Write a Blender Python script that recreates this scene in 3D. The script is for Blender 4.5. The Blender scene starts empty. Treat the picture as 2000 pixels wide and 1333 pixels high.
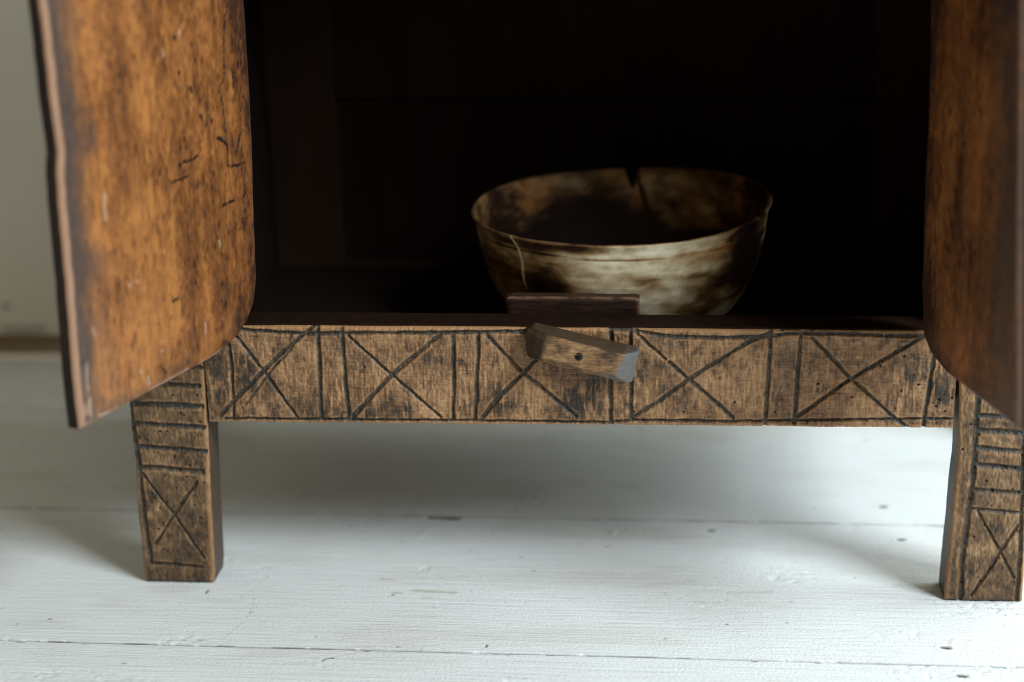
import bpy, math, random
import numpy as np
from mathutils import Vector

S = bpy.context.scene
COL = S.collection
R = math.radians

# ------------------------------------------------------------------ camera
cam_d = bpy.data.cameras.new('camera'); cam = bpy.data.objects.new('camera', cam_d); COL.objects.link(cam)
cam.location = (0.365, -1.195, 0.604)
cam.rotation_euler = (R(71.48), R(1.31), R(5.50))
cam_d.sensor_width = 36.0
cam_d.lens = 61.2
cam_d.clip_start = 0.02; cam_d.clip_end = 60
cam_d.dof.use_dof = True
cam_d.dof.focus_distance = 1.262
cam_d.dof.aperture_fstop = 2.4
cam_d.dof.aperture_blades = 9
S.camera = cam

# ------------------------------------------------------------------ light: a dim room and daylight from a window at the right
W = bpy.data.worlds.new('World'); S.world = W; W.use_nodes = True
bg = W.node_tree.nodes['Background']
bg.inputs[0].default_value = (1.0, 0.84, 0.57, 1); bg.inputs[1].default_value = 0.23

def window_lamp(name, loc, target, sx, sy, power, col):
    ld = bpy.data.lights.new(name, 'AREA'); ld.shape = 'RECTANGLE'; ld.size = sx; ld.size_y = sy
    ld.energy = power; ld.color = col
    o = bpy.data.objects.new(name, ld); COL.objects.link(o); o.location = loc
    o.rotation_euler = (Vector(target) - Vector(loc)).to_track_quat('-Z', 'Y').to_euler()
    return o
window_lamp('window_light', (2.61, -1.64, 2.37), (0.3, 0.0, 0.1), 1.2, 1.4, 172, (0.85, 0.955, 1.0))
window_lamp('window_light', (2.15, 0.12, 0.98), (0.3, 0.05, 0.1), 0.7, 0.8, 24, (0.85, 0.955, 1.0))

S.view_settings.view_transform = 'Standard'; S.view_settings.look = 'None'
S.view_settings.exposure = 0.0; S.view_settings.gamma = 1.0
S.render.engine = 'CYCLES'
S.cycles.use_denoising = True
S.cycles.filter_width = 1.0
S.cycles.max_bounces = 8
S.cycles.caustics_reflective = False; S.cycles.caustics_refractive = False

# ------------------------------------------------------------------ measured marks (millimetres, on the faces they are cut in)
RAIL_CUTS = {'top1':[(36.2,208.7),(66.1,207.0),(90.9,205.6),(117.0,206.6),(150.4,206.9),(197.7,207.7),(249.8,209.0),(263.3,212.2)],'top2':[(314.1,211.1),(329.2,210.1),(339.2,208.6),(348.4,206.7),(359.0,205.7),(390.2,205.4),(412.4,206.0),(427.3,207.5),(449.3,209.6),(481.1,209.1),(504.9,208.5)],'top3':[(508.1,208.2),(537.4,208.1)],'top4':[(434.5,211.4),(452.9,212.9),(457.6,211.6)],'v0':[(29.1,201.9),(30.7,182.6),(30.3,163.6),(29.0,139.0)],'x1':[(34.0,205.5),(54.9,176.0),(77.8,139.7)],'x1b':[(95.1,212.4),(70.0,191.5),(54.7,176.4),(30.8,153.0),(18.9,140.1)],'x1c':[(78.4,195.5),(64.3,181.0),(54.5,169.2),(38.8,149.0)],'v1':[(97.2,211.6),(97.1,199.7),(97.1,174.9),(96.0,140.0)],'v2':[(114.9,210.2),(115.7,185.5),(116.4,154.1),(116.8,139.4)],'x2a':[(119.5,204.7),(149.0,175.9),(185.9,141.6)],'x2b':[(187.4,205.7),(151.2,174.7),(119.2,140.3)],'v3':[(197.3,207.0),(196.9,174.0),(195.4,141.0)],'v4':[(216.1,207.9),(214.8,181.2),(211.9,141.4)],'x3a':[(221.9,206.2),(236.7,189.6),(248.2,177.5),(265.8,162.1),(286.7,143.5)],'x3b':[(274.3,202.9),(256.1,185.2),(249.9,178.0),(231.8,159.8),(217.1,141.4)],'v5':[(312.5,213.6),(312.8,201.0),(312.3,169.0),(312.1,137.4)],'v6':[(327.0,211.6),(326.6,199.1),(327.3,167.2),(326.9,142.0)],'x4a':[(330.7,208.1),(352.4,188.8)],'x4a2':[(355.1,186.1),(367.8,174.4),(374.1,169.0),(401.1,144.3)],'x4b':[(427.2,210.2),(414.8,204.6),(370.3,174.5),(347.8,156.5),(327.5,142.6)],'v7':[(427.0,214.0),(426.4,185.7),(424.4,137.4)],'v8':[(448.6,209.6),(447.5,184.5),(445.7,140.9)],'x5a':[(456.7,205.8),(483.6,176.9),(500.4,161.1),(516.3,145.9),(526.1,138.9)],'x5b':[(537.4,209.6),(506.4,189.3),(484.9,175.0),(470.5,163.4),(446.9,144.9)],'v9':[(544.1,203.9),(542.7,196.2),(541.1,172.3),(538.6,148.2),(537.8,138.3)],'bot':[(22.6,138.1),(76.7,138.5),(147.3,138.6),(201.1,139.4),(310.4,139.1),(327.5,141.2),(393.4,141.1),(448.8,142.9),(498.6,144.1),(540.4,145.0),(560.2,145.3)]}
LEG_CUTS_A = {'h00':[(-43.7,180.6),(7.1,178.7)],'h0':[(-45.1,165.9),(-21.5,165.0),(4.3,164.1)],'h1':[(-46.3,149.1),(5.3,147.3)],'h2':[(-47.6,133.0),(5.3,130.4)],'h3':[(-47.5,114.6),(4.9,110.8)],'h4':[(-47.7,97.4),(-31.6,96.8),(1.0,94.1)],'v':[(-48.0,185.4),(-50.3,144.1),(-48.8,126.3),(-47.7,103.9),(-47.7,83.9),(-47.1,50.2),(-45.7,16.0)],'xa':[(-45.7,91.9),(-24.1,58.8),(-3.4,22.4)],'xb':[(-3.3,86.0),(-23.3,58.8),(-40.9,32.7)],'h5':[(-44.4,16.7),(-5.5,14.1)]}
LEG_CUTS_B = {'v':[(575.4,168.7),(574.9,145.1),(575.6,115.3),(575.3,93.6),(573.5,67.9),(571.5,35.6),(572.5,0.3)],'h00':[(575.8,162.8),(611.7,161.3)],'h0':[(575.9,148.3),(612.0,146.5)],'h1':[(577.0,136.9),(595.5,136.0),(612.8,134.6)],'h2':[(577.3,123.2),(609.5,120.7)],'h3':[(576.4,110.5),(610.4,106.9)],'h4':[(576.6,90.0),(611.7,88.2)],'h5':[(576.4,75.3),(612.8,72.4)],'xa':[(580.4,73.5),(598.3,42.4),(609.7,20.2)],'xb':[(610.2,62.5),(600.4,44.3),(588.1,19.7),(579.5,4.7)],'v2':[(609.0,153.5),(610.7,97.9),(611.3,78.5),(613.2,34.1),(613.1,2.6)]}
RAIL_HOLES = [(391.1,174.9),(402.3,156.0),(431.7,148.8),(365.4,147.9),(461.8,171.2),(485.9,161.4),(517.4,152.7),(521.9,192.7),(505.4,185.4),(528.8,178.5),(537.9,177.0),(532.9,171.0),(521.0,166.6),(543.9,157.4),(546.0,154.9),(552.6,151.1),(556.9,161.6),(547.8,159.8),(455.0,141.9),(497.4,143.0),(546.9,142.1),(478.4,169.6),(329.4,147.4),(36.6,146.9),(32.6,139.9),(130.8,180.1),(231.6,152.0)]
LEG_HOLES_A = [(-15.3,144.7),(-11.5,141.9),(-9.1,140.2),(-16.8,156.0),(2.4,156.3),(-28.9,127.0),(-23.7,127.1),(-39.6,119.6),(-45.1,122.4),(-35.2,109.9),(-32.1,109.7),(-19.5,106.5),(-12.0,109.0),(-3.0,102.4),(-8.3,99.1),(-28.5,90.5),(-16.7,94.5),(-11.8,89.9),(-20.2,80.4),(-39.6,75.3),(-38.0,72.0),(-28.8,68.8),(-34.6,63.3),(-7.5,66.4),(-37.2,46.0),(-32.9,50.7),(-27.1,27.7),(-34.5,28.6),(-3.5,56.2),(1.9,85.2),(-35.0,5.8),(2.5,134.9),(-3.0,51.1)]
LEG_HOLES_B = [(571.3,141.5),(566.6,121.8),(583.8,123.8),(575.8,107.8),(584.9,97.6),(609.2,117.7),(605.0,107.4),(590.1,89.6),(609.0,88.1),(574.3,82.3),(589.7,77.7),(585.8,62.0),(578.7,53.0),(598.1,35.6),(610.0,57.7),(585.8,16.2),(572.5,14.6),(577.8,133.3),(597.9,108.5),(603.9,91.6)]
DOOR_MARKS_A = [[(7.6,441.7),(11.8,430.0),(13.6,412.6),(14.9,398.5),(22.3,392.0),(20.3,383.4),(19.2,372.4),(17.8,358.7),(17.8,348.5),(18.9,335.8)],[(77.6,349.6),(70.8,350.3),(60.9,349.9),(55.8,350.6)],[(88.9,339.5),(82.2,339.4),(75.5,339.3),(68.0,339.7)],[(20.1,336.8),(13.1,334.6),(5.7,333.7),(-3.8,333.1)],[(29.2,309.7),(22.5,310.0),(13.7,310.1)],[(6.6,342.4),(3.9,347.4),(0.1,355.1),(-2.9,357.1)],[(29.7,358.2),(22.3,354.8),(19.4,351.7)],[(37.4,335.8),(37.0,333.9)],[(70.6,433.8),(68.5,431.4)],[(69.2,410.8),(68.3,408.9)],[(57.0,398.0),(55.6,395.0)],[(48.1,377.5),(46.1,373.9)],[(21.4,365.6),(18.9,360.3)],[(69.4,367.9),(68.7,364.3)],[(4.0,400.3),(3.5,389.4)],[(0.8,309.4),(-2.6,313.5)],[(35.8,374.4),(35.0,370.7)],[(169.5,393.5),(167.8,390.9)],[(36.5,276.9),(34.1,274.4)],[(97.9,258.9),(90.2,260.3)],[(118.9,219.8),(113.3,213.1)]]
DOOR_PALE_A = [[(138.2,285.8),(136.2,283.5)],[(145.2,284.7),(144.2,283.7)],[(134.2,217.6),(133.4,211.1)],[(142.0,224.2),(141.8,221.9)],[(186.4,267.9),(185.6,262.6)],[(189.4,209.3),(177.1,207.0)],[(161.5,348.7),(163.0,332.4)],[(63.0,233.6),(63.4,226.2)],[(85.8,427.3),(85.7,424.0)],[(65.2,437.7),(64.3,435.5)],[(37.8,286.6),(37.0,282.6)],[(116.8,230.1),(115.8,228.7)],[(196.8,246.6),(198.4,230.6)],[(197.4,223.3),(198.3,211.4)]]
DOOR_MARKS_B = [[(58.8,439.0),(61.4,426.4)],[(78.2,386.6),(81.0,383.2)],[(43.9,363.9),(45.0,362.1)],[(56.6,360.7),(59.4,358.6)],[(30.9,379.6),(34.0,375.0)],[(33.2,410.5),(36.3,405.9)],[(147.6,241.2),(150.4,237.1)],[(25.5,250.4),(26.3,237.7)],[(22.2,337.9),(27.8,328.6)],[(66.5,292.4),(70.1,289.9)],[(112.9,418.3),(112.7,396.2)]]
# ------------------------------------------------------------------ numpy helpers
_T = np.random.RandomState(7).rand(64, 64, 64).astype(np.float32)
def vn(x, y, z=0.0, seed=0):
    x = np.asarray(x, np.float64) + seed * 17.31 + 1000; y = np.asarray(y, np.float64) + seed * 5.77 + 1000
    z = np.asarray(z, np.float64) + seed * 3.13 + 1000 + 0 * x
    xi, yi, zi = np.floor(x).astype(int), np.floor(y).astype(int), np.floor(z).astype(int)
    fx, fy, fz = x - xi, y - yi, z - zi
    fx, fy, fz = fx*fx*(3-2*fx), fy*fy*(3-2*fy), fz*fz*(3-2*fz)
    g = lambda a, b, c: _T[(xi+a) & 63, (yi+b) & 63, (zi+c) & 63]
    l = lambda a, b, t: a + (b-a)*t
    return l(l(l(g(0,0,0), g(1,0,0), fx), l(g(0,1,0), g(1,1,0), fx), fy),
             l(l(g(0,0,1), g(1,0,1), fx), l(g(0,1,1), g(1,1,1), fx), fy), fz)
def fbm(x, y, z=0.0, seed=0, octv=4, gain=0.5):
    s = 0; a = 1.0; t = 0; f = 1.0
    for k in range(octv):
        s = s + a*vn(np.asarray(x)*f, np.asarray(y)*f, np.asarray(z)*f, seed + 11*k); t += a; a *= gain; f *= 2.03
    return s/t
def sst(a, b, x):
    t = np.clip((x-a)/(b-a), 0, 1); return t*t*(3-2*t)
def seg_dist(U, V, pts):
    d = np.full(U.shape, 1e9)
    for (ax, ay), (bx, by) in zip(pts[:-1], pts[1:]):
        dx, dy = bx-ax, by-ay; L = dx*dx+dy*dy+1e-9
        t = np.clip(((U-ax)*dx+(V-ay)*dy)/L, 0, 1)
        d = np.minimum(d, np.hypot(U-ax-t*dx, V-ay-t*dy))
    return d
def axis(*spans):
    """axis((a, b, step), (b, c, step2), ...) -> one increasing list of positions"""
    out = []
    for a, b, s in spans:
        n = max(1, int(round((b-a)/s))); out.extend(np.linspace(a, b, n, endpoint=False).tolist())
    out.append(spans[-1][1]); return np.array(out)

# ------------------------------------------------------------------ object helpers
def link(name, me, mat=None, parent=None):
    o = bpy.data.objects.new(name, me); COL.objects.link(o)
    if mat: me.materials.append(mat)
    if parent: o.parent = parent
    return o
def thing(name, label=None, cat=None, loc=(0, 0, 0), kind=None):
    o = bpy.data.objects.new(name, None); COL.objects.link(o); o.location = loc; o.empty_display_size = 0.05
    tag(o, label, cat, kind); return o
def tag(o, label=None, cat=None, kind=None, group=None):
    for k, v in (('label', label), ('category', cat), ('kind', kind), ('group', group)):
        if v: o[k] = v
    return o
def mesh_np(name, V, Q, smooth, ngons=()):
    me = bpy.data.meshes.new(name)
    Q = np.asarray(Q, np.int32).reshape(-1, 4)
    loops = Q.ravel().tolist() if not len(ngons) else None
    tot = Q.size + sum(len(n) for n in ngons)
    me.vertices.add(len(V)); me.vertices.foreach_set('co', np.asarray(V, np.float32).ravel())
    lv = np.concatenate([Q.ravel()] + [np.asarray(n, np.int32) for n in ngons]) if len(ngons) else Q.ravel()
    me.loops.add(tot); me.loops.foreach_set('vertex_index', lv.astype(np.int32))
    counts = np.concatenate([np.full(len(Q), 4), [len(n) for n in ngons]]).astype(np.int32)
    starts = np.concatenate([[0], np.cumsum(counts)[:-1]]).astype(np.int32)
    me.polygons.add(len(counts)); me.polygons.foreach_set('loop_start', starts)
    sm = np.concatenate([np.asarray(smooth, bool), np.zeros(len(ngons), bool)])
    me.update(calc_edges=True)
    me.polygons.foreach_set('use_smooth', sm)
    me.validate(); me.update()
    return me
def add_attr(me, name, vals):
    a = me.attributes.new(name, 'FLOAT', 'POINT'); a.data.foreach_set('value', np.asarray(vals, np.float32).ravel())

def slab(name, U, V, Hh, frame, thick, attrs, mat, parent, loc=(0, 0, 0), side_attrs={}):
    """A solid board in mm: a face of nu x nv points, U V across it and Hh out of it, with sides and a back.
    frame = origin, along, up, out (unit vectors; origin in mm)."""
    o, eu, ev, en = [np.array(a, float) for a in frame]
    nv, nu = U.shape
    P = o + U[..., None]*eu + V[..., None]*ev + Hh[..., None]*en
    flip = np.dot(np.cross(eu, ev), en) < 0
    idx = np.arange(nu*nv).reshape(nv, nu)
    q = np.stack([idx[:-1, :-1], idx[:-1, 1:], idx[1:, 1:], idx[1:, :-1]], -1).reshape(-1, 4)
    per = np.concatenate([idx[0, :-1], idx[:-1, -1], idx[-1, :0:-1], idx[:0:-1, 0]])
    n = len(per); N = nu*nv
    pv = P.reshape(-1, 3)[per]
    uv = np.stack([U.ravel()[per], V.ravel()[per]], -1)
    bk = o + uv[:, :1]*eu + uv[:, 1:]*ev - thick*en
    allv = np.concatenate([P.reshape(-1, 3), pv, bk, bk])
    k = np.arange(n); k2 = (k+1) % n
    side = np.stack([N+k2, N+k, N+n+k, N+n+k2], -1)
    back = list(range(N+3*n-1, N+2*n-1, -1))
    if flip: q = q[:, ::-1]; side = side[:, ::-1]; back = back[::-1]
    me = mesh_np(name, (allv - np.array(loc)*1000)/1000.0, np.concatenate([q, side]),
                 np.concatenate([np.ones(len(q), bool), np.zeros(len(side), bool)]), [back])
    for k_, a in attrs.items():
        f = np.asarray(a, float).ravel()
        sa = f[per]
        if k_ in side_attrs: sa = np.full(len(per), side_attrs[k_], float)
        add_attr(me, k_, np.concatenate([f, sa, sa, sa]))
    return link(name, me, mat, parent)

def edge_round(U, V, u0, u1, v0, v1, r):
    """how far a rounded arris falls back, given the distance to the border"""
    d = np.minimum(np.minimum(U-u0, u1-U), np.minimum(V-v0, v1-V))
    d = np.clip(d, 0, r)
    return r - np.sqrt(np.maximum(r*r - (r-d)**2, 0))

# ------------------------------------------------------------------ materials
class NT:
    def __init__(s, name, rough=0.6, spec=0.4):
        s.m = bpy.data.materials.new(name); s.m.use_nodes = True; s.t = s.m.node_tree
        s.b = s.t.nodes['Principled BSDF']; s.b.inputs['Roughness'].default_value = rough
        s.b.inputs['Specular IOR Level'].default_value = spec
        s.co = s.t.nodes.new('ShaderNodeTexCoord').outputs['Object']
    def n(s, ty, **kw):
        x = s.t.nodes.new(ty)
        for k, v in kw.items(): setattr(x, k, v)
        return x
    def l(s, a, b): s.t.links.new(a, b)
    def put(s, sock, v):
        if isinstance(v, bpy.types.NodeSocket): s.l(v, sock)
        else:
            if isinstance(v, tuple) and len(v) == 3 and sock.type == 'RGBA': v = v + (1,)
            sock.default_value = v
    def attr(s, name): return s.n('ShaderNodeAttribute', attribute_name=name).outputs['Fac']
    def noise(s, scale, detail=4, rough=0.55, dist=0.0, stretch=None):
        nz = s.n('ShaderNodeTexNoise'); nz.inputs['Scale'].default_value = scale; nz.inputs['Detail'].default_value = detail
        nz.inputs['Roughness'].default_value = rough; nz.inputs['Distortion'].default_value = dist
        if stretch:
            mp = s.n('ShaderNodeMapping'); mp.inputs['Scale'].default_value = stretch; s.l(s.co, mp.inputs[0]); s.l(mp.outputs[0], nz.inputs['Vector'])
        else: s.l(s.co, nz.inputs['Vector'])
        return nz.outputs['Fac']
    def math(s, op, a, b=0.0, clamp=False):
        x = s.n('ShaderNodeMath', operation=op, use_clamp=clamp); s.put(x.inputs[0], a); s.put(x.inputs[1], b); return x.outputs[0]
    def ramp(s, f, stops):
        x = s.n('ShaderNodeValToRGB'); e = x.color_ramp.elements
        while len(e) < len(stops): e.new(0.5)
        for el, (p, c) in zip(e, stops):
            el.position = p; el.color = (c + (1,)) if isinstance(c, tuple) else (c, c, c, 1)
        s.put(x.inputs[0], f); return x.outputs[0]
    def mix(s, f, a, b):
        x = s.n('ShaderNodeMix', data_type='RGBA'); s.put(x.inputs['Factor'], f); s.put(x.inputs[6], a); s.put(x.inputs[7], b); return x.outputs[2]
    def bump(s, h, dist, strength=1.0):
        x = s.n('ShaderNodeBump'); x.inputs['Strength'].default_value = strength; x.inputs['Distance'].default_value = dist
        s.put(x.inputs['Height'], h); s.l(x.outputs[0], s.b.inputs['Normal'])
    def color(s, c): s.put(s.b.inputs['Base Color'], c)
    def rough(s, r): s.put(s.b.inputs['Roughness'], r)

def carved_wood(name, stretch, light=(0.45, 0.262, 0.128), mid=(0.212, 0.113, 0.055)):
    t = NT(name, 0.5, 0.32)
    tone = t.attr('tone'); fine = t.noise(1.0, 5, 0.65, 0.3, stretch)
    f = t.math('ADD', tone, t.math('MULTIPLY', t.math('SUBTRACT', fine, 0.5), 0.85), True)
    c = t.ramp(f, [(0.0, light), (0.45, mid), (0.72, (0.095, 0.055, 0.029)), (1.0, (0.032, 0.025, 0.019))])
    c = t.mix(t.attr('worn'), c, (0.38, 0.2, 0.09))  # worn wood, and the light put on the groove lips
    grit = t.noise(900, 3, 0.6)
    g = t.ramp(grit, [(0.34, (0.017, 0.016, 0.014)), (0.56, (0.05, 0.046, 0.038)), (0.72, (0.17, 0.15, 0.115))])
    c = t.mix(t.attr('cut'), c, g)
    c = t.mix(t.attr('hole'), c, (0.004, 0.003, 0.002))
    t.color(c); t.bump(t.math('ADD', fine, t.math('MULTIPLY', grit, 0.4)), 0.0011, 0.55)
    return t.m
M_RAIL = carved_wood('carved_rail_wood', (130, 130, 620))
M_LEG = carved_wood('carved_leg_wood', (700, 90, 130), (0.36, 0.222, 0.115), (0.155, 0.09, 0.044))

def door_wood(name, a, b, c3):
    t = NT(name, 0.5, 0.5)
    fine = t.noise(1.0, 6, 0.65, 0.6, (380, 380, 130)); mott = t.noise(120, 4, 0.6, 0.8)
    f = t.math('ADD', t.attr('tone'), t.math('MULTIPLY', t.math('SUBTRACT', fine, 0.5), 0.5), True)
    f = t.math('ADD', f, t.math('MULTIPLY', t.math('SUBTRACT', mott, 0.5), 0.35), True)
    c = t.ramp(f, [(0.1, a), (0.5, b), (0.95, c3)])
    c = t.mix(t.attr('band'), c, t.mix(t.noise(160, 3), (0.03, 0.021, 0.018), (0.085, 0.062, 0.052)))
    c = t.mix(t.attr('rim'), c, (0.36, 0.2, 0.12))
    c = t.mix(t.attr('pale'), c, (0.5, 0.44, 0.36))
    c = t.mix(t.attr('mark'), c, (0.012, 0.008, 0.006))
    t.color(c)
    t.rough(t.math('ADD', 0.2, t.math('MULTIPLY', mott, 0.38)))
    t.bump(t.math('ADD', fine, mott), 0.0007, 0.5)
    return t.m
M_DOOR = door_wood('varnished_door_wood', (0.385, 0.152, 0.042), (0.2, 0.072, 0.02), (0.04, 0.0155, 0.008))

def dark_wood(name, a, b, rough=0.55, spec=0.06):
    t = NT(name, rough, spec); f = t.noise(1.0, 5, 0.6, 0.5, (60, 60, 9))
    t.color(t.mix(f, a, b)); t.bump(f, 0.001, 0.4); return t.m
M_EDGE = dark_wood('dark_edge_wood', (0.012, 0.009, 0.008), (0.05, 0.032, 0.024))
M_IN = dark_wood('darkened_inner_wood', (0.004, 0.0025, 0.002), (0.014, 0.0075, 0.005), 0.8)  # near black: the interior's deep shade is put into this colour
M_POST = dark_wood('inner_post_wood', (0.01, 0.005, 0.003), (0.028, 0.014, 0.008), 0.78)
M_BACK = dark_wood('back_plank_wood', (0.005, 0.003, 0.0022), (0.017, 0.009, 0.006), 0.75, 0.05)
M_TOP = dark_wood('rail_top_wood', (0.008, 0.004, 0.003), (0.024, 0.011, 0.007), 0.6)
def stop_wood():
    t = NT('door_stop_wood', 0.45, 0.2); f = t.noise(1.0, 5, 0.6, 0.5, (40, 90, 400))
    c = t.ramp(f, [(0.35, (0.01, 0.005, 0.0035)), (0.6, (0.03, 0.014, 0.009)), (0.75, (0.06, 0.029, 0.018))])
    t.color(t.mix(t.attr('worn'), c, (0.2, 0.105, 0.06))); t.bump(f, 0.0008, 0.5); return t.m
M_STOP = stop_wood()  # its dark base colour also holds the right door's shadow
def iron():
    t = NT('black_iron', 0.7, 0.15); t.color((0.006, 0.0055, 0.005)); return t.m
M_IRON = iron()
def latch_wood():
    t = NT('latch_wood', 0.6, 0.18)
    fine = t.noise(1.0, 5, 0.65, 0.4, (160, 160, 900)); big = t.noise(75, 4, 0.6, 0.5)
    f = t.math('ADD', t.math('MULTIPLY', fine, 0.5), t.math('MULTIPLY', big, 0.6))
    c = t.ramp(f, [(0.38, (0.36, 0.21, 0.1)), (0.54, (0.19, 0.105, 0.05)), (0.66, (0.055, 0.037, 0.025))])
    c = t.mix(t.attr('dark_faces'), c, t.mix(fine, (0.02, 0.013, 0.009), (0.08, 0.05, 0.028)))
    c = t.mix(t.attr('grey'), c, t.mix(fine, (0.085, 0.084, 0.08), (0.175, 0.17, 0.16)))
    t.color(c); t.bump(t.math('ADD', fine, big), 0.0012, 0.5); return t.m
M_LATCH = latch_wood()
def horn():
    t = NT('mottled_bowl', 0.5, 0.12)
    fine = t.noise(120, 5, 0.6, 0.8); wisp = t.noise(30, 5, 0.6, 1.6)
    f = t.math('ADD', t.attr('tone'), t.math('MULTIPLY', t.math('SUBTRACT', fine, 0.5), 0.22))
    f = t.math('ADD', f, t.math('MULTIPLY', t.math('SUBTRACT', wisp, 0.5), 0.28), True)
    c = t.ramp(f, [(0.0, (0.012, 0.006, 0.004)), (0.22, (0.038, 0.017, 0.008)), (0.43, (0.15, 0.083, 0.033)), (0.62, (0.32, 0.23, 0.125)), (0.78, (0.48, 0.395, 0.26)), (1.0, (0.74, 0.65, 0.5))])
    c = t.mix(t.attr('amber'), c, (0.33, 0.14, 0.035))
    c = t.mix(t.attr('crack'), c, (0.75, 0.6, 0.38))
    t.color(c); t.bump(fine, 0.0005, 0.4)
    t.rough(t.math('ADD', 0.42, t.math('MULTIPLY', wisp, 0.25))); return t.m
M_BOWL = horn()
def paint():
    t = NT('white_floor_paint', 0.5, 0.35)
    big = t.noise(6, 4, 0.6); grain = t.noise(1.0, 5, 0.6, 0.3, (14, 330, 330)); pit = t.noise(420, 4, 0.65, 0.4)
    c = t.mix(big, (0.725, 0.75, 0.755), (0.80, 0.82, 0.825))
    c = t.mix(t.ramp(grain, [(0.55, 0.0), (0.75, 0.25)]), c, (0.6, 0.61, 0.59))
    c = t.mix(t.ramp(pit, [(0.58, 0.0), (0.72, 0.35)]), c, (0.62, 0.625, 0.6))
    c = t.mix(t.attr('stain'), c, (0.42, 0.36, 0.24))
    c = t.mix(t.attr('mark'), c, (0.04, 0.037, 0.033))
    t.color(c)
    t.rough(t.math('ADD', 0.38, t.math('MULTIPLY', big, 0.3)))
    t.bump(t.math('ADD', grain, t.math('MULTIPLY', pit, 0.55)), 0.002, 0.75); return t.m
M_FLOOR = paint()
def plaster():
    t = NT('white_wall_paint', 0.7, 0.25)
    big = t.noise(1.0, 4, 0.6, 0.4, (14, 14, 3)); f = t.noise(60, 4)
    c = t.mix(big, (0.70, 0.665, 0.57), (0.82, 0.79, 0.71)); c = t.mix(t.attr('stain'), c, (0.1, 0.085, 0.07))
    t.color(c); t.bump(f, 0.001, 0.3); return t.m
M_WALL = plaster()
def strip():
    t = NT('worn_skirting_paint', 0.6, 0.3); f = t.noise(1.0, 4, 0.6, 0.4, (12, 90, 90))
    t.color(t.ramp(f, [(0.35, (0.36, 0.31, 0.22)), (0.6, (0.2, 0.125, 0.05))])); t.bump(f, 0.001, 0.4); return t.m
M_STRIP = strip()

# ------------------------------------------------------------------ floor: white painted boards along X
floor = thing('floor', 'white painted floor of wide old boards under the cabinet', None, kind='structure')
rng = np.random.RandomState(3)
FLOOR_MARKS = [  # (mm polyline, width, depth, what)
    ([(549, -72), (553, -73)], 2.2, 0.9, 'm'), ([(555, -112), (559, -113)], 2.4, 0.9, 'm'), ([(398, -46), (399, -46)], .8, .2, 'm'),
    ([(354, -70), (355, -71)], .8, .2, 'm'), ([(227, -84), (226.5, -90)], .8, .3, 'm'), ([(139, -99), (143, -100)], .7, .2, 'm'),
    ([(120, -111), (114, -112), (112, -116)], .7, .3, 'm'), ([(112, -115), (118, -110), (136, -101), (142, -99)], .5, .2, 's'),
    ([(43, -45), (43.5, -46)], 1.7, .3, 's'), ([(35, -8), (41, -26), (43, -46), (41, -58), (38, -73), (33, -83)], .35, .1, 's'),
    ([(0, -4), (1, -12), (2, -18)], .6, .1, 'm'), ([(132, 15), (143, 14)], 1.6, .1, 's'), ([(143, -7), (152, -8)], 1.3, .1, 's'), ([(145, -12), (147, -12)], .8, .1, 'm'),
    ([(160, -3), (177, -4), (192, -5)], 2.2, .2, 's'), ([(165, -15), (176, -14)], .8, .1, 's'),
    ([(539, 106), (543, 106)], 2.0, .8, 'm'), ([(532, 171), (535, 171)], 2.2, .7, 'm'), ([(531, 322), (535, 322)], 2.5, .4, 's'),
    ([(154, 132), (178, 131)], 2.6, 1.0, 'm'), ([(345, 101), (352, 102), (387, 105)], 1.0, .8, 's'), ([(388, 117), (390, 117)], 2.2, .6, 'm'),
    ([(-107, -64), (-105, -64)], .9, .2, 'm'), ([(303, 82), (306, 82)], 1.3, .3, 's'), ([(150, 90), (156, 108)], 1.6, -.5, 'n'), ([(118, 92), (108, 106)], 1.4, -.4, 'n'),
    ([(524, 27), (534, 30)], 1.6, .4, 'n'), ([(337, 17), (372, 24)], 4, .2, 'w'), ([(400, 5), (430, 9)], 4, .2, 'w'), ([(560, -60), (556, -68)], 1.5, -.5, 'n')]
seams = [-1.515, -1.279, -1.043, -0.807, -0.571, -0.335, -0.098, 0.1355, 0.370, 0.526]
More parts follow.
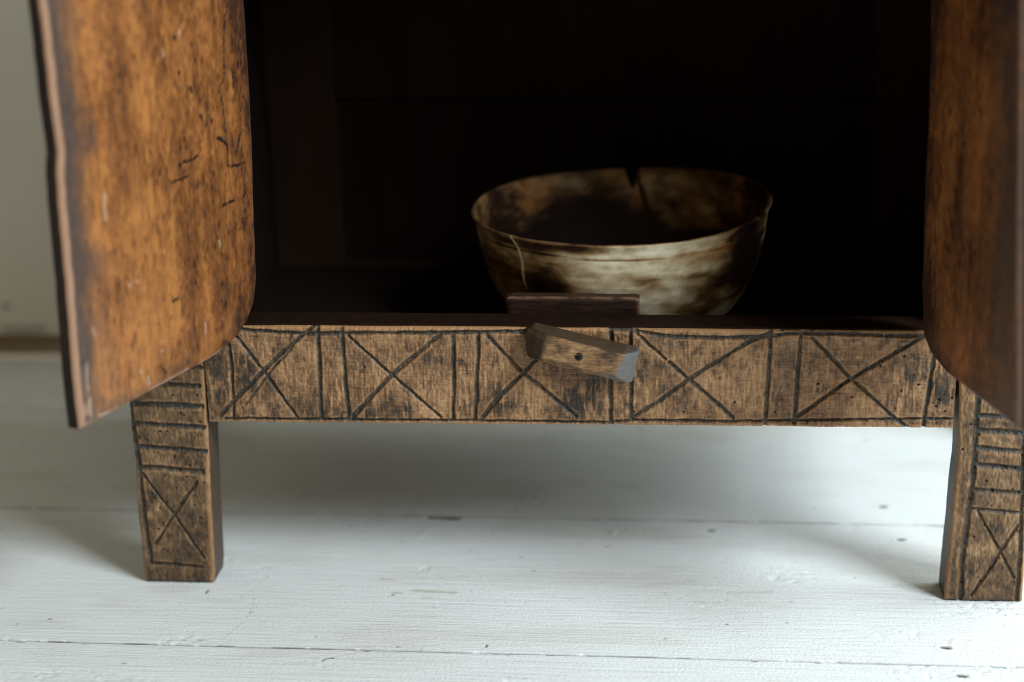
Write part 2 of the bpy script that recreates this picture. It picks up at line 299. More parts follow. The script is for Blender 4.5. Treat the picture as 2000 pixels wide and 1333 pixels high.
for k in range(len(seams)-1):
    y0, y1 = seams[k]*1000 + (0.6 if k > 6 else 0.5), seams[k+1]*1000 - (0.6 if k > 5 else 0.5)
    near = seams[k+1] > -0.33
    if seams[k] < -0.34:
        us, vs = axis((-1600, 2200, 60)), axis((0, 4, 1), (4, y1-y0-4, 40), (y1-y0-4, y1-y0, 1)) + y0
    else:
        st = {-0.335: 1.3, -0.098: 1.5, 0.1355: 2.2}.get(seams[k], 3.2)
        us = axis((-1600, -420, 40), (-420, 760, st), (760, 2200, 40))
        vs = axis((0, 5, 0.5), (5, y1-y0-5, st), (y1-y0-5, y1-y0, 0.5)) + y0
    U, V = np.meshgrid(us, vs)
    wob = (fbm(U/60, V*0 + k, seed=5)-.5)*1.6
    edge = np.minimum(V-y0, y1-V); r = 1.1 + 2.4*sst(.62, .8, fbm(U/9, V*0, seed=30+k))
    h = -np.where(edge < r, r*0.6*(1-edge/r)**2, 0)
    amp = [.10, .10, .10, .10, .10, .5, .26, .25, .2][k]
    h = h + (fbm(U/170, (V+wob)/4.2, seed=40+k, octv=3)-.5)*amp + (fbm(U/70, V/60, seed=60+k, octv=2)-.5)*0.5
    rag = sst(.60, .74, fbm(U/70, V/45, seed=80+k, octv=3))
    h = h - rag*sst(.56, .7, fbm(U/4, V/3.2, seed=90+k, octv=3))*0.7
    mark = np.zeros_like(U); stain = np.zeros_like(U)
    if near:
        Uw, Vw = U + (fbm(U/5, V/5, seed=101)-.5)*2.5, V + (fbm(U/5, V/5, seed=102)-.5)*1.6
        for pts, w, dep, what in FLOOR_MARKS:
            d = seg_dist(Uw, Vw, pts); a = 1 - sst(w*.55, w*1.15, d)
            h = h - a*dep
            if what == 'm': mark = np.maximum(mark, a*.95)
            if what == 's': stain = np.maximum(stain, a*.55)
            if what == 'w': stain = np.maximum(stain, a*.22)
            if dep > .6: h = h + .35*np.exp(-((d-w*1.9)/w)**2)
        for q in range(46):
            cx, cy, w = rng.uniform(-150, 640), rng.uniform(y0, y1), rng.choice([.5, .6, .8, 1.1])
            d = np.hypot((Uw-cx)/rng.uniform(1, 2.2), Vw-cy); a = 1 - sst(w*.5, w*1.3, d)
            mark = np.maximum(mark, a*rng.uniform(.25, .8))
        # dirt in the seams, broken where paint bridges them
        dirt = np.maximum(sst(.42, .62, fbm(U/28, V*0, seed=120+k, octv=3)), .55 if k > 5 else 0)
        mark = np.maximum(mark, (1-sst(.25, .9, edge))*dirt*(.7 if k > 5 else .5))
        mark = np.maximum(mark, rag*sst(.70, .78, fbm(U/3.4, V/1.8, seed=131+k, octv=2))*.35)
        stain = np.maximum(stain, .16*sst(.55, .75, fbm(U/90, V/30, seed=140+k)))
    slab('floorboard', U, V, h, ((0, 0, 0), (1, 0, 0), (0, 1, 0), (0, 0, 1)), 22, dict(mark=mark, stain=stain), M_FLOOR, floor)

me = bpy.data.meshes.new('subfloor'); me.from_pydata([(-1.6, -1.5, -.0016), (2.2, -1.5, -.0016), (2.2, .52, -.0016), (-1.6, .52, -.0016), (-1.6, -1.5, -.03), (2.2, -1.5, -.03), (2.2, .52, -.03), (-1.6, .52, -.03)], [], [(0, 1, 2, 3), (7, 6, 5, 4), (0, 4, 5, 1), (1, 5, 6, 2), (2, 6, 7, 3), (3, 7, 4, 0)])
add_attr(me, 'stain', np.full(8, .35)); add_attr(me, 'mark', np.full(8, .25))
link('subfloor', me, M_FLOOR, floor)

# ------------------------------------------------------------------ wall behind, with a worn strip along its foot
wall = thing('wall', 'pale painted wall behind the cabinet', None, kind='structure')
us, vs = axis((-1600, -450, 50), (-450, -250, 2), (-250, 2200, 40)), axis((26, 140, 2), (140, 2400, 60))
U, V = np.meshgrid(us, vs)
st = np.maximum(.8*(1-sst(2.2, 5.5, np.hypot(U+361, V-57))), .45*(1-sst(2, 7, seg_dist(U, V + 3*(fbm(U/8, V/8)-.5), [(-365, 32), (-345, 31), (-322, 33)]))))
slab('wall_face', U, V, (fbm(U/60, V/120, seed=3)-.5)*2.0, ((0, 530, 0), (1, 0, 0), (0, 0, 1), (0, -1, 0)), 60, dict(stain=st), M_WALL, wall)
us, vs = axis((-1600, -450, 50), (-450, -250, 2), (-250, 2200, 40)), axis((3, 25, 1.5))
U, V = np.meshgrid(us, vs)
slab('skirting_strip', U, V, (fbm(U/40, V/10, seed=9)-.5)*1.5 - edge_round(U, V, -1600, 2200, 3, 25, 3), ((0, 527, 0), (1, 0, 0), (0, 0, 1), (0, -1, 0)), 55, {}, M_STRIP, wall)

# ------------------------------------------------------------------ cabinet
cab = thing('cabinet', 'old wooden cabinet with open doors and a rail carved with crosses', 'cabinet', (0.28, 0.0, 0.0))
CL = (0.28, 0.0, 0.0); 
def cslab(name, U, V, h, frame, thick, attrs, mat, side={}): return slab(name, U, V, h, frame, thick, attrs, mat, cab, CL, side)
FRONT = ((0, 0, 0), (1, 0, 0), (0, 0, 1), (0, -1, 0))

def carve(U, V, cuts, widths, holes, seed, wscale=1.0):
    wu = U + (fbm(U/7, V/7, seed=seed)-.5)*1.3; wv = V + (fbm(U/7, V/7, seed=seed+1)-.5)*1.3
    h = np.zeros_like(U); cut = np.zeros_like(U); lit_lip = np.zeros_like(U)
    for i, (k, pts) in enumerate(cuts.items()):
        w = widths.get(k, 1.35)*1.27*wscale*(0.6 + .8*fbm(U/8, V/8, seed=seed+20+i, octv=3))
        d = seg_dist(wu, wv, pts)
        a = np.clip(1-(d/w)**2, 0, 1)
        dep = (2.1 if w.mean() > 1 else 1.1)*(0.75 + .5*fbm(U/3, V/3, seed=seed+50+i, octv=2))
        h = np.minimum(h, -dep*a**.8)
        lip = np.exp(-((d-w*1.35)/(w*.4))**2)*.12
        h = h + np.where(h > -.05, lip, 0)
        lit_lip = np.maximum(lit_lip, np.exp(-((d-w*1.5)/(w*.42))**2)*sst(.42, .6, fbm(U/6, V/6, seed=seed+120+i, octv=3)))  # paler lips: worn wood plus light on the groove edges, put into the colour
        # soot clings to the cut and a little past its lips
        cut = np.maximum(cut, (1-sst(w*.5, w*1.15, d + .7*(fbm(U/1.4, V/1.4, seed=seed+90+i, octv=2)-.5)))*(.68 + .5*sst(.3, .6, fbm(U/3, V/3, seed=seed+80+i, octv=3))))
    hole = np.zeros_like(U)
    for i, (x, z) in enumerate(holes):
        r = .62 + .38*((i*37) % 10)/10
        a = 1-sst(r*.7, r*1.15, np.hypot(U-x, V-z)); hole = np.maximum(hole, a); h = h - 1.6*a
    return h, np.clip(cut, 0, 1), hole, lit_lip*(1-np.clip(cut, 0, 1))

def chips(U, V, seed, vertical=True):
    """adze scars: long thin flakes, darker and lighter, and thin grain lines"""
    a, b = (1.5, 13) if vertical else (17, 2.1)
    n1 = fbm(U/a + .6*fbm(U/9, V/9, seed=seed+3), V/b, seed=seed, octv=3)
    flake = sst(.63, .72, n1); nick = sst(.62, .74, fbm(U/3.2, V/9, seed=seed+7, octv=3))
    return flake, nick

# front rail
us, vs = axis((10.5, 559.0, .62)), axis((137.0, 211.0, .62))
U, V = np.meshgrid(us, vs)
lo = 135.0 + (U-10)*.0052 + (fbm(U/35, U*0, seed=2)-.5)*1.2; hi = 211.3 + (fbm(U/50, U*0, seed=4)-.5)*1.4
V = lo + (V-137)/74*(hi-lo)
wid = dict(x1c=.75, top4=.7, x4a=1.1, x5a=1.15, x1=1.15, x2a=1.1, v0=1.1, bot=1.0, top1=1.35, v9=1.25)
h, cut, hole, lit_lip = carve(U, V, RAIL_CUTS, wid, RAIL_HOLES, 200)
flake, nick = chips(U, V, 300)
big = fbm(U/26, V/20, seed=310); mid = fbm(U/8, V/10, seed=311); 
fine = fbm(U/1.5, V/3.5, seed=319, octv=3); hair = fbm(U/1.1, V/13, seed=320, octv=3)
tone = .41 + .7*(big-.5) + .6*(mid-.5) + .55*(fine-.5) + .38*(hair-.5) - .18*flake + .24*nick
for cx, cz, rx, rz, s in ((54, 190, 16, 7, .22), (41, 176, 15, 12, .38), (68, 160, 13, 10, .3), (289, 160, 11, 10, .5), (302, 170, 9, 7, .35), (231, 150, 13, 8, .3), (18, 165, 9, 30, .3), (120, 146, 70, 7, .2), (547, 165, 12, 26, .3), (300, 150, 30, 6, .25), (353, 185, 10, 8, .25), (524, 180, 5, 14, .3)):
    tone = tone + s*np.exp(-((U-cx)/rx)**2-((V-cz)/rz)**2)*sst(.2, .7, mid)*1.5
ed = np.minimum(V-lo, hi-V)
worn = (1-sst(1.2, 3.4, ed + 2.5*(fbm(U/10, V/4, seed=312)-.5)))*.8*(1-cut)
worn = np.maximum(worn, .6*lit_lip); worn = np.maximum(worn, .55*flake*(1-cut)*sst(.4, .6, fbm(U/30, V/30, seed=313)))
h = h + .16*flake - .14*nick + (mid-.5)*.9 + (fbm(U/60, V/.9, seed=314, octv=2)-.5)*.5 + (fine-.5)*1.5 + (hair-.5)*.9 + (fbm(U/70, V/40, seed=315, octv=2)-.5)*1.0
h = h - edge_round(U, V, 0, 600, lo, hi, 2.0) - np.where(V-lo < 2.5, sst(.55, .8, fbm(U/8, U*0, seed=317))*(2.5-(V-lo))*.6, 0)
rail = cslab('front_rail', U, V, h, FRONT, 31, dict(tone=np.clip(tone, 0, 1), cut=cut*.96, hole=hole, worn=worn), M_RAIL)

# dark reddish top of the rail with the right door's shadow put into its colour, a thin worn ledge laid on it
def box(name, x0, x1, y0, y1, z0, z1, mat, bev=1.0, parent=None):
    V = np.array([(x, y, z) for x in (x0, x1) for y in (y0, y1) for z in (z0, z1)], float)/1000 - np.array(CL)
    Q = [(0, 1, 3, 2), (4, 6, 7, 5), (0, 4, 5, 1), (2, 3, 7, 6), (0, 2, 6, 4), (1, 5, 7, 3)]
    me = bpy.data.meshes.new(name); me.from_pydata(V.tolist(), [], Q); me.update()
    o = link(name, me, mat, parent or cab)
    if bev:
        b = o.modifiers.new('bevel', 'BEVEL'); b.width = bev/1000; b.segments = 3; b.limit_method = 'NONE'
    return o
box('rail_ledge', 11, 558.5, 3.2, 33, 205, 212.4, M_TOP, 1.2)

# the two front legs run on up as the stiles of the frame
def leg(xl, xr, cuts, holes, seed, lbl, splay):
    us = axis((0, 1, 1/95)); zs = axis((0.4, 190, .66), (190, 640, 6))
    T, V = np.meshgrid(us, zs)
    x0 = np.interp(V, [p[1] for p in xl], [p[0] for p in xl]) + (fbm(V/30, V*0, seed=seed)-.5)*1.6
    x1 = np.interp(V, [p[1] for p in xr], [p[0] for p in xr]) + (fbm(V/30, V*0, seed=seed+1)-.5)*1.6
    U = x0 + T*(x1-x0)
    h, cut, hole, lit_lip = carve(U, V, cuts, dict(v=1.7, v2=1.4, xa=1.0, xb=1.05, h5=1.25, h00=1.6, h0=1.65, h1=1.75, h2=1.75, h3=1.75, h4=1.8), holes, seed+10, 1.0)
    cut = cut*np.where(V < 95, .75, 1)
    flake, nick = chips(U, V, seed+40)
    big = fbm(U/15, V/17, seed=seed+50); mid = fbm(U/5, V/6, seed=seed+51)
    fine = fbm(U/1.4, V/2.6, seed=seed+56, octv=3)
    tone = .50 + 1.0*(big-.5) + .85*(mid-.5) + .6*(fine-.5) - .18*flake + .22*nick + .20*(1-sst(10, 85, V))
    ed = np.minimum(U-x0, x1-U)
    worn = (1-sst(1.5, 4.5, ed + 3*(fbm(U/9, V/16, seed=seed+52)-.5)))*.75*(1-cut)*np.where(U > (x0+x1)/2, 1, .6 if splay < 0 else 1)
    worn = np.maximum(worn*.75, .5*lit_lip)
    h = h + (mid-.5)*1.0 + (fine-.5)*1.5 + .15*flake - .15*nick + (fbm(U/30, V/45, seed=seed+54, octv=2)-.5)*1.2
    h = h - edge_round(U, V, x0, x1, V*0+.4, V*0+900, 2.6)
    o = cslab('leg', U, V, h, ((0, 0, 0), (1, 0, 0), (0, 0, 1), (0, -1, 0)), 30, dict(tone=np.clip(tone, 0, 1), cut=cut, hole=hole, worn=worn), M_LEG, dict(tone=.78, cut=.4, worn=0, hole=0))
    if lbl: o['label'] = lbl
    return o
leg([(-51.4, 2), (-52.1, 9), (-52.1, 50), (-50.3, 104), (-51.5, 145), (-52, 640)], [(2.2, 0), (3.9, 12), (6.1, 78), (7.9, 131), (9.6, 170), (10, 640)],
    LEG_CUTS_A, LEG_HOLES_A, 400, None, -1)
leg([(560.4, 0), (561.3, 48), (562.2, 72), (564, 109), (563, 145), (560, 210), (560, 640)], [(617.9, 0), (616.2, 74), (614.8, 138), (618, 210), (618, 640)],
    LEG_CUTS_B, LEG_HOLES_B, 500, None, 1)

# carcass behind: floor, sides, framed back, top
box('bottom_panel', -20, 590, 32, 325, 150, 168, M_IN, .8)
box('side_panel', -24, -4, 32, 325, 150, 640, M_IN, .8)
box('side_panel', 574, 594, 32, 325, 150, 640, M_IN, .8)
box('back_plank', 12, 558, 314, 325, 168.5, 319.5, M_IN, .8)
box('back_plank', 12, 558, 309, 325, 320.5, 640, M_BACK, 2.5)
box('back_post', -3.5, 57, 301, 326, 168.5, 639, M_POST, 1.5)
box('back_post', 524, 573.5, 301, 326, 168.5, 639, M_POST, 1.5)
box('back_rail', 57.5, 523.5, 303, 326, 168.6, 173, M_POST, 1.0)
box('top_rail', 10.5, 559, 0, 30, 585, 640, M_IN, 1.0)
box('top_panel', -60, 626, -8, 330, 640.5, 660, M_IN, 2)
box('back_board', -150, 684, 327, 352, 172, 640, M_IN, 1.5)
for x0, x1 in ((-150, -98), (636, 684)):
    o = box('rear_leg', x0, x1, 327, 358, 0.4, 171.5, M_IN, 1.5)

# ------------------------------------------------------------------ doors
def door(o, ang, sgn, hinge, free, marks, pale, seed, band_w, lbl):
    d = np.array([sgn*math.sin(R(ang)), -math.cos(R(ang)), 0.]); n = np.array([math.cos(R(ang)), sgn*math.sin(R(ang)), 0.])*(-sgn)
    v0 = min(p[1] for p in hinge)
    vs = axis((v0, v0+14, .55), (v0+14, 470, 1.0), (470, 600, 6)); ts = axis((0, .04, .0035), (.04, .94, .0055), (.94, 1, .0035))
    T, V = np.meshgrid(ts, vs)
    hp = sorted([(p[1], p[0]) for p in hinge]); fp = sorted([(p[1], p[0]) for p in free])
    u0 = np.interp(V, *zip(*hp)) + (fbm(V/9, V*0, seed=seed)-.5)*.9
    u1 = np.interp(V, *zip(*fp)) + (fbm(V/14, V*0, seed=seed+1)-.5)*1.2
    U = u0 + T*(u1-u0)
    eh, ef, eb = U-u0, u1-U, V-v0
    # the bottom edge sags and wanders a little
    V = V + (fbm(U/30, U*0, seed=seed+2)-.5)*1.2*(1-sst(0, 40, eb)) + (1.8*np.clip(U/206, 0, 1)*(1-sst(0, 40, eb)) if seed < 650 else 0)
    streak = fbm(U/5.5 + .8*fbm(U/25, V/60, seed=seed+3), V/70, seed=seed+4, octv=4)
    big = fbm(U/40, V/75, seed=seed+5, octv=3); mott = fbm(U/4, V/6, seed=seed+6, octv=4)
    speck = sst(.60, .72, fbm(U/2.6, V/5.5, seed=seed+15, octv=3))*sst(.35, .6, fbm(U/22, V/26, seed=seed+16, octv=2))
    tick = sst(.6, .7, fbm(U/1.3, V/5, seed=seed+17, octv=3))
    tone = (.44 if seed < 650 else .64) + .5*(streak-.5) + 1.2*(big-.5) + .6*(mott-.5) + .2*speck + .22*tick*sst(.3, .6, fbm(U/30, V/30, seed=seed+18))  # right door starts darker: its shade is put into the wood tone
    tone = tone + .34*(1-sst(0, 34, eh + 14*(fbm(U/15, V/30, seed=seed+7)-.5)))
    nb = 34*(fbm(U/16, V/26, seed=seed+8, octv=3)-.5)
    band = (1-sst(band_w*.3, band_w*1.5, ef + nb))*(.92 if seed < 650 else .7)
    band = np.maximum(band, .55*(1-sst(2, 14, eb + 16*(fbm(U/18, V/10, seed=seed+9)-.5)))*sst(60, 130, U))
    band = np.maximum(band, .6*(1-sst(1, 5, eh + 5*(fbm(U/6, V/12, seed=seed+10)-.5))))
    rim = (1-sst(2.0, 4.6, ef + 2.2*(fbm(V/10, V*0, seed=seed+11)-.5)))*.9
    rim = np.maximum(rim, .9*(1-sst(1.2, 4.2, eb + 2.5*(fbm(U/10, U*0, seed=seed+12)-.5)))*sst(.4, .55, fbm(U/16, U*0, seed=seed+13)))
    rim = np.maximum(rim, .75*(1-sst(6, 13, ef))*(1-sst(4, 45, eb))*sst(.42, .6, fbm(U/6, V/8, seed=seed+14)))
    if seed > 650: rim = rim*.08
    Uw, Vw = U + (fbm(U/2.2, V/2.2, seed=seed+20)-.5)*2.4, V + (fbm(U/2.2, V/2.2, seed=seed+21)-.5)*2.8
    mark = np.zeros_like(U); h = np.zeros_like(U)
    for i, pts in enumerate(marks):
        w = (.75 if len(pts) > 5 else 1.15)*(.6 + .9*fbm(U/4, V/4, seed=seed+30+i, octv=2))
        a = 1 - sst(w*.6, w*1.3, seg_dist(Uw, Vw, pts)); mark = np.maximum(mark, a*(.45 + .6*sst(.35, .5, fbm(U/2, V/2, seed=seed+60+i, octv=2))))
    pl = np.zeros_like(U)
    for pts in pale:
        a = 1 - sst(.4, 1.5, seg_dist(Uw, Vw, pts)); pl = np.maximum(pl, a*.42)
    h = h - .7*mark - .15*tick + (big-.5)*1.6 + (streak-.5)*.5 + (mott-.5)*.25
    # hinge side and foot are worn round, the free edge is chipped
    dd = np.minimum(np.minimum(eh, ef*1.0), eb); r = 3.2; q = np.clip(dd, 0, r)
    h = h - (r - np.sqrt(np.maximum(r*r-(r-q)**2, 0)))
    # end faces and back carry the dark edge wood
    attrs = dict(tone=np.clip(tone, 0, 1), band=np.clip(band, 0, 1), rim=np.clip(rim, 0, 1), mark=np.clip(mark, 0, 1), pale=pl)
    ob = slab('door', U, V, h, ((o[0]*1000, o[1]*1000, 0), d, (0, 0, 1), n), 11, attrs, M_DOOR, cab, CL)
    me = ob.data; me.materials.append(M_EDGE)
    nf = (U.shape[0]-1)*(U.shape[1]-1)
    mi = np.zeros(len(me.polygons), np.int32); mi[nf:] = 1; me.polygons.foreach_set('material_index', mi)
    if lbl: ob['label'] = lbl
    return ob
door((.0505, 0), 18, -1,
     [(-17.8, 600), (-17.8, 447), (-17.5, 386), (-15.6, 338), (-11, 282), (-8.6, 247), (-2.6, 229.4), (8, 218.8), (22.8, 211.6), (47, 206.4), (64, 204.4)],
     [(202, 600), (201.5, 475), (201, 445), (201.5, 421), (200.5, 398), (200, 383), (202.6, 371), (204.3, 352.6), (204.6, 320), (206.4, 274), (208, 240.8), (208, 206)],
     DOOR_MARKS_A, DOOR_PALE_A, 600, 27, 'orange brown door leaf with dark worn free edge, lit from the window')
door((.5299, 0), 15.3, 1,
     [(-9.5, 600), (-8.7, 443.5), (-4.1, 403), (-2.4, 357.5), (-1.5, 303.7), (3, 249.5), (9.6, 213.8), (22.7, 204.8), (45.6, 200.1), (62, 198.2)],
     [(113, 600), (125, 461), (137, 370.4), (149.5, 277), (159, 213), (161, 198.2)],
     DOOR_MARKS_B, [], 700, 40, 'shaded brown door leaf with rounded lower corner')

# ------------------------------------------------------------------ turn latch: a chamfered bar on a nail
def latch():
    c, s = math.cos(R(-13.2)), math.sin(R(-13.2)); cx, cz = 290.3, 196.0
    rings = [  # depth out of the rail, then six corners (along, up)
        (-1.5, [(-41, 8), (-36, 12), (41, 11.5), (41.5, -10), (20, -12), (-38, -11)]),
        (9.0, [(-42, 7), (-37, 12.3), (42, 11.5), (42, -12.5), (19, -13.5), (-36, -11.5)]),
        (14.0, [(-36, 7), (-32, 12), (38, 11), (37, -12.3), (19, -12.6), (-33, -11)]),
        (20.5, [(-27, 6), (-21, 11.4), (29.5, 9.8), (27, -6.5), (14, -6.8), (-27, -7.4)])]
    V = []; F = []
    for y, pts in rings:
        for a, b in pts: V.append((cx + a*c - b*s, -y, cz + a*s + b*c))
    V = np.array(V)/1000 - np.array(CL)
    for r in range(3):
        for i in range(6):
            j = (i+1) % 6; F.append((r*6+i, r*6+j, (r+1)*6+j, (r+1)*6+i))
    F.append((18, 19, 20, 21, 22, 23)); F.append((5, 4, 3, 2, 1, 0))
    me = bpy.data.meshes.new('turn_latch'); me.from_pydata(V.tolist(), [], F); me.update()
    import bmesh
    bm = bmesh.new(); bm.from_mesh(me); bmesh.ops.recalc_face_normals(bm, faces=bm.faces)
    bmesh.ops.bevel(bm, geom=list(bm.edges), offset=.0011, segments=2, affect='EDGES', profile=.6)
    bmesh.ops.triangulate(bm, faces=bm.faces)
    for k in range(6):
        long_e = [e for e in bm.edges if e.calc_length() > .0016]
        if not long_e: break
        bmesh.ops.subdivide_edges(bm, edges=long_e, cuts=1); bmesh.ops.triangulate(bm, faces=bm.faces)
    bm.to_mesh(me); bm.free()
    n = len(me.vertices); co = np.zeros(n*3, np.float32); me.vertices.foreach_get('co', co); co = co.reshape(-1, 3)*1000 + np.array(CL)*1000
    nr = np.zeros(n*3, np.float32); me.vertices.foreach_get('normal', nr); nr = nr.reshape(-1, 3)
    x, z = co[:, 0]-cx, co[:, 2]-cz; a, b = x*c + z*s, -x*s + z*c; y = -co[:, 1]
    rag = (fbm(a/4, b/4, y/4, seed=11)-.5)
    dark_faces = np.maximum(1-sst(-27, -22, a + 9*rag), .95*sst(.35, .75, nr[:, 2]*1.0 + rag*.5)*(1-sst(18.5, 20.4, y)))  # darker left end and upward faces
    grey = sst(28.5, 30.5, a - (b*.18) + 3*rag)*sst(.1, .5, nr[:, 0])
    grey = np.maximum(grey, sst(16, 22, a + 6*rag)*(1-sst(-.6, -.3, nr[:, 2]))*.8)
    co2 = co + nr*((fbm(a/9, b/2.5, y/4, seed=13)-.5)*1.3)[:, None]
    me.vertices.foreach_set('co', ((co2/1000) - np.array(CL)).astype(np.float32).ravel())
    add_attr(me, 'dark_faces', np.clip(dark_faces, 0, 1)); add_attr(me, 'grey', np.clip(grey, 0, 1))
    me.polygons.foreach_set('use_smooth', np.ones(len(me.polygons), bool)); me.update()
    o = link('turn_latch', me, M_LATCH, cab)
    # nail: a shallow domed head in a dark socket
    V, F = [], []; seg = 20
    prof = [(3.0, 19.6), (2.9, 20.6), (2.3, 20.7), (2.0, 20.2), (1.6, 20.9), (.9, 21.2)]
    for r, y in prof:
        for i in range(seg):
            t = 2*math.pi*i/seg; V.append(((290.6 + r*math.cos(t))/1000-CL[0], -y/1000, (197.2 + r*math.sin(t))/1000))
    for k in range(len(prof)-1):
        for i in range(seg):
            j = (i+1) % seg; F.append((k*seg+i, k*seg+j, (k+1)*seg+j, (k+1)*seg+i))
    F.append([(len(prof)-1)*seg+i for i in range(seg)])
    me = bpy.data.meshes.new('nail'); me.from_pydata(V, [], F); me.update(); me.polygons.foreach_set('use_smooth', np.ones(len(F), bool))
    link('nail', me, M_IRON, o)
latch()
us, vs = axis((233.7, 332.1, .8)), axis((203, 224.4, .6))
U, V = np.meshgrid(us, vs)
rr = edge_round(U, V, 233.7, 332.1, 150, 224.4, 3.2)
ew = sst(.25, 1.6, rr + 1.1*(fbm(U/6, V/3, seed=901)-.5))*sst(.3, .6, fbm(U/14, V/9, seed=902))
V = np.where(V > 221, V - .9*(1-sst(0, 4, np.minimum(U-233.7, 332.1-U))), V)
cslab('door_stop', U, V, -rr + (fbm(U/20, V/3, seed=903)-.5)*.8, ((0, 33.5, 0), (1, 0, 0), (0, 0, 1), (0, -1, 0)), 13, dict(worn=ew), M_STOP, dict(worn=.1))

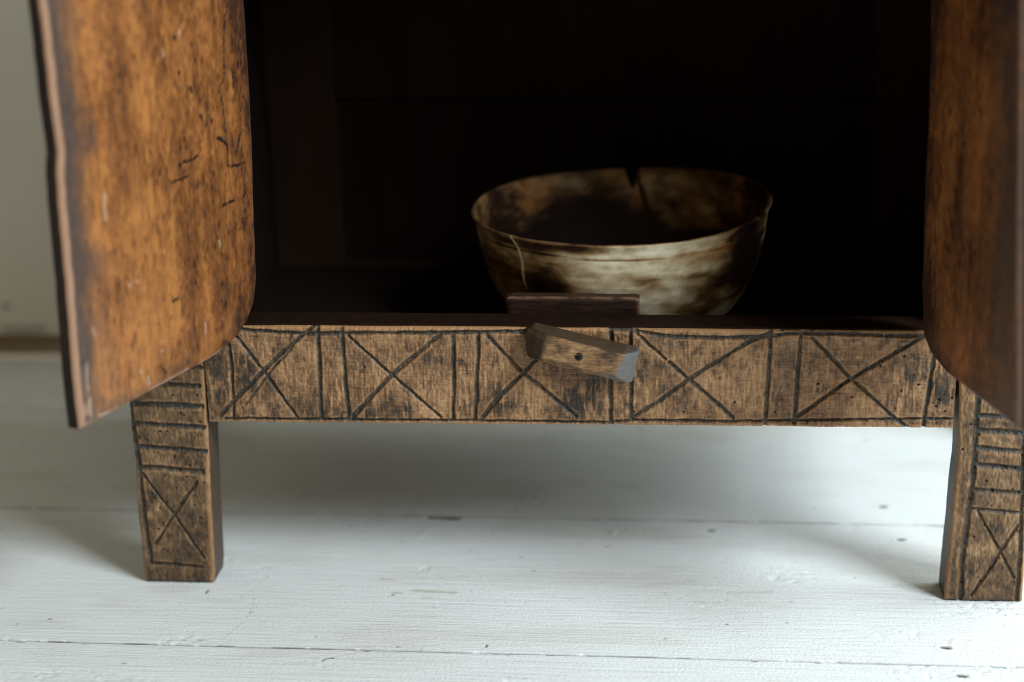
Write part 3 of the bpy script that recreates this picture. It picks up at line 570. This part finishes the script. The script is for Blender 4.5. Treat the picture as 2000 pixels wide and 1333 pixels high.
# ------------------------------------------------------------------ bowl standing inside
def bowl():
    NA = 640
    base_z, rim_z = 168.8, 266.0
    prof_o = [(0, 0), (30, .2), (52, .6), (58, 3), (78, 7), (91, 18), (99.5, 31), (106, 46), (111, 63), (114, 78), (115, 86.5), (115.5, 91), (117.6, 95.5), (118.6, 97.2)]
    prof_i = [(117.2, 98.6), (114.8, 98.2), (112.6, 94), (111, 86), (107.5, 70), (102, 53), (94, 37), (80, 23), (42, 14), (0, 11)]
    def resamp(p, n):
        p = np.array(p, float); s = np.concatenate([[0], np.cumsum(np.hypot(*np.diff(p, axis=0).T))]); t = np.linspace(0, s[-1], n)
        # smooth the polyline a little
        r, z = np.interp(t, s, p[:, 0]), np.interp(t, s, p[:, 1])
        for k in range(2):
            r[1:-1] = (r[:-2]+2*r[1:-1]+r[2:])/4; z[1:-1] = (z[:-2]+2*z[1:-1]+z[2:])/4
        return r, z
    ro, zo = resamp(prof_o, 110); ri, zi = resamp(prof_i, 100)
    r = np.concatenate([ro, ri]); z = np.concatenate([zo, zi]); ins = np.concatenate([np.zeros(110), np.ones(100)])
    th = np.linspace(0, 2*math.pi, NA, endpoint=False)
    TH, Rr = np.meshgrid(th, r); _, Z = np.meshgrid(th, z); _, INS = np.meshgrid(th, ins)
    adeg = np.degrees(TH)       # 0 = right, 90 = back, 270 = front
    def near(a0, w): 
        d = (adeg - a0 + 180) % 360 - 180; return d
    # the chip broken out of the far rim, and a torn place at the right
    d = near(86.6, 0)
    notch = 18*np.clip(1-np.where(d > 0, d/3.6, -d/1.6), 0, 1)**.62*(1+.5*(fbm(TH*70, TH*0, seed=4)-.5))
    d2 = near(340, 0); notch = notch + 3.5*np.exp(-(d2/5)**2)*(fbm(TH*25, TH*0, seed=8, octv=2))
    wav = 3.2*np.cos(TH) + 2.6*np.sin(TH) + 1.2*np.sin(TH*2+1) + .8*np.sin(TH*3+.3) + (fbm(np.cos(TH)*3, np.sin(TH)*3, seed=5)-.5)*1.5
    rz = 98.6 + wav - notch
    Z2 = np.where(Z > 60, 60 + (Z-60)*(rz-60)/38.6, Z)
    # keep the wall's radius honest where the rim is broken lower
    Ro = np.interp(Z2, zo, ro); Ri = np.interp(Z2, zi[::-1], ri[::-1])
    deep = notch > 1.0
    Rr = np.where(deep & (Z > 60), np.where(INS > .5, np.minimum(Ri, Ro-2.4), Ro), Rr)
    Rr = Rr*(1 + .006*np.sin(2*TH+.6))
    X, Y = Rr*np.cos(TH), Rr*np.sin(TH)
    P = np.stack([X, Y, Z2], -1)
    # turned ridge line and tool waviness
    tone = 0.58 + .95*(fbm(X/38, Y/38, Z2/22 + X/60, seed=21, octv=4)-.5) + .4*(fbm(X/9, Y/9, Z2/4, seed=22, octv=3)-.5)
    band = fbm(X/60, Y/60, Z2/5.5, seed=24, octv=3)
    g = lambda a0, wa, z0, wz: np.exp(-((near(a0, 0))/wa)**2-((Z2-z0)/wz)**2)
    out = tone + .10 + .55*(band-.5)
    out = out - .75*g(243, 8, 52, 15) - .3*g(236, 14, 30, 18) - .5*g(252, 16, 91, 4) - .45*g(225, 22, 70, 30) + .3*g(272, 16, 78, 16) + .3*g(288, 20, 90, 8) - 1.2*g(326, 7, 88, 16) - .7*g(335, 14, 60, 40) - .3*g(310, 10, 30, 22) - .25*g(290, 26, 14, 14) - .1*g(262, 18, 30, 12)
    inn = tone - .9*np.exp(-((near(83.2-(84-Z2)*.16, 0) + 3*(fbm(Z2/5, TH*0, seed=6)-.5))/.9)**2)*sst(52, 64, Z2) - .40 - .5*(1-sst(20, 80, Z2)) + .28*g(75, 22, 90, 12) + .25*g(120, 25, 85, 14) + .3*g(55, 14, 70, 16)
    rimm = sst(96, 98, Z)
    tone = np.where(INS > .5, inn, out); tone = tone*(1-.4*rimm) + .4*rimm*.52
    tone = np.where(deep & (Z > 96), .1, tone)
    amber = np.where(INS > .5, .6*sst(.42, .7, fbm(X/25, Y/25, Z2/25, seed=31))*sst(.2, .45, inn), .9*g(312, 6.5, 86, 6)*sst(.35, .6, fbm(X/7, Y/7, Z2/5, seed=32)) + .25*g(300, 12, 80, 9))
    ck = np.abs(near(228.5, 0) + 1.3*np.sin(Z2/7) - (98-Z2)*.07)*2.05
    crack = (1-sst(.5, 1.5, ck + 1.2*(fbm(Z2/5, TH*0, seed=35)-.5)))*sst(46, 62, Z2)*np.where(INS > .5, 0, 1)*.8
    line = np.exp(-((Z2-83.5 - .8*np.sin(TH*5))/.7)**2)*(1-INS)
    tone = tone - .35*line
    off = -.5*line + (fbm(X/30, Y/30, Z2/9, seed=41, octv=3)-.5)*.9
    nrm = np.stack([np.cos(TH), np.sin(TH), 0*TH], -1)*np.where(INS > .5, -1, 1)[..., None]
    P = P + nrm*off[..., None]*np.where(Rr > 30, 1, 0)[..., None]
    n0 = len(r); idx = np.arange(n0*NA).reshape(n0, NA)
    q = np.stack([idx[:-1], np.roll(idx[:-1], -1, 1), np.roll(idx[1:], -1, 1), idx[1:]], -1)[1:-1].reshape(-1, 4)
    caps = [idx[1][::-1].tolist(), idx[-2].tolist()]
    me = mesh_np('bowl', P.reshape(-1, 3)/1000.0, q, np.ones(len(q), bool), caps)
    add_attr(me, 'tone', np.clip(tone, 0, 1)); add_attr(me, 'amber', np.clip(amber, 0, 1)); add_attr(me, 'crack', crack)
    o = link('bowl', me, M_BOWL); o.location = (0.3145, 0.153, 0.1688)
    tag(o, 'mottled cream and brown bowl with a notch in its far rim, standing inside the cabinet', 'bowl')
bowl()
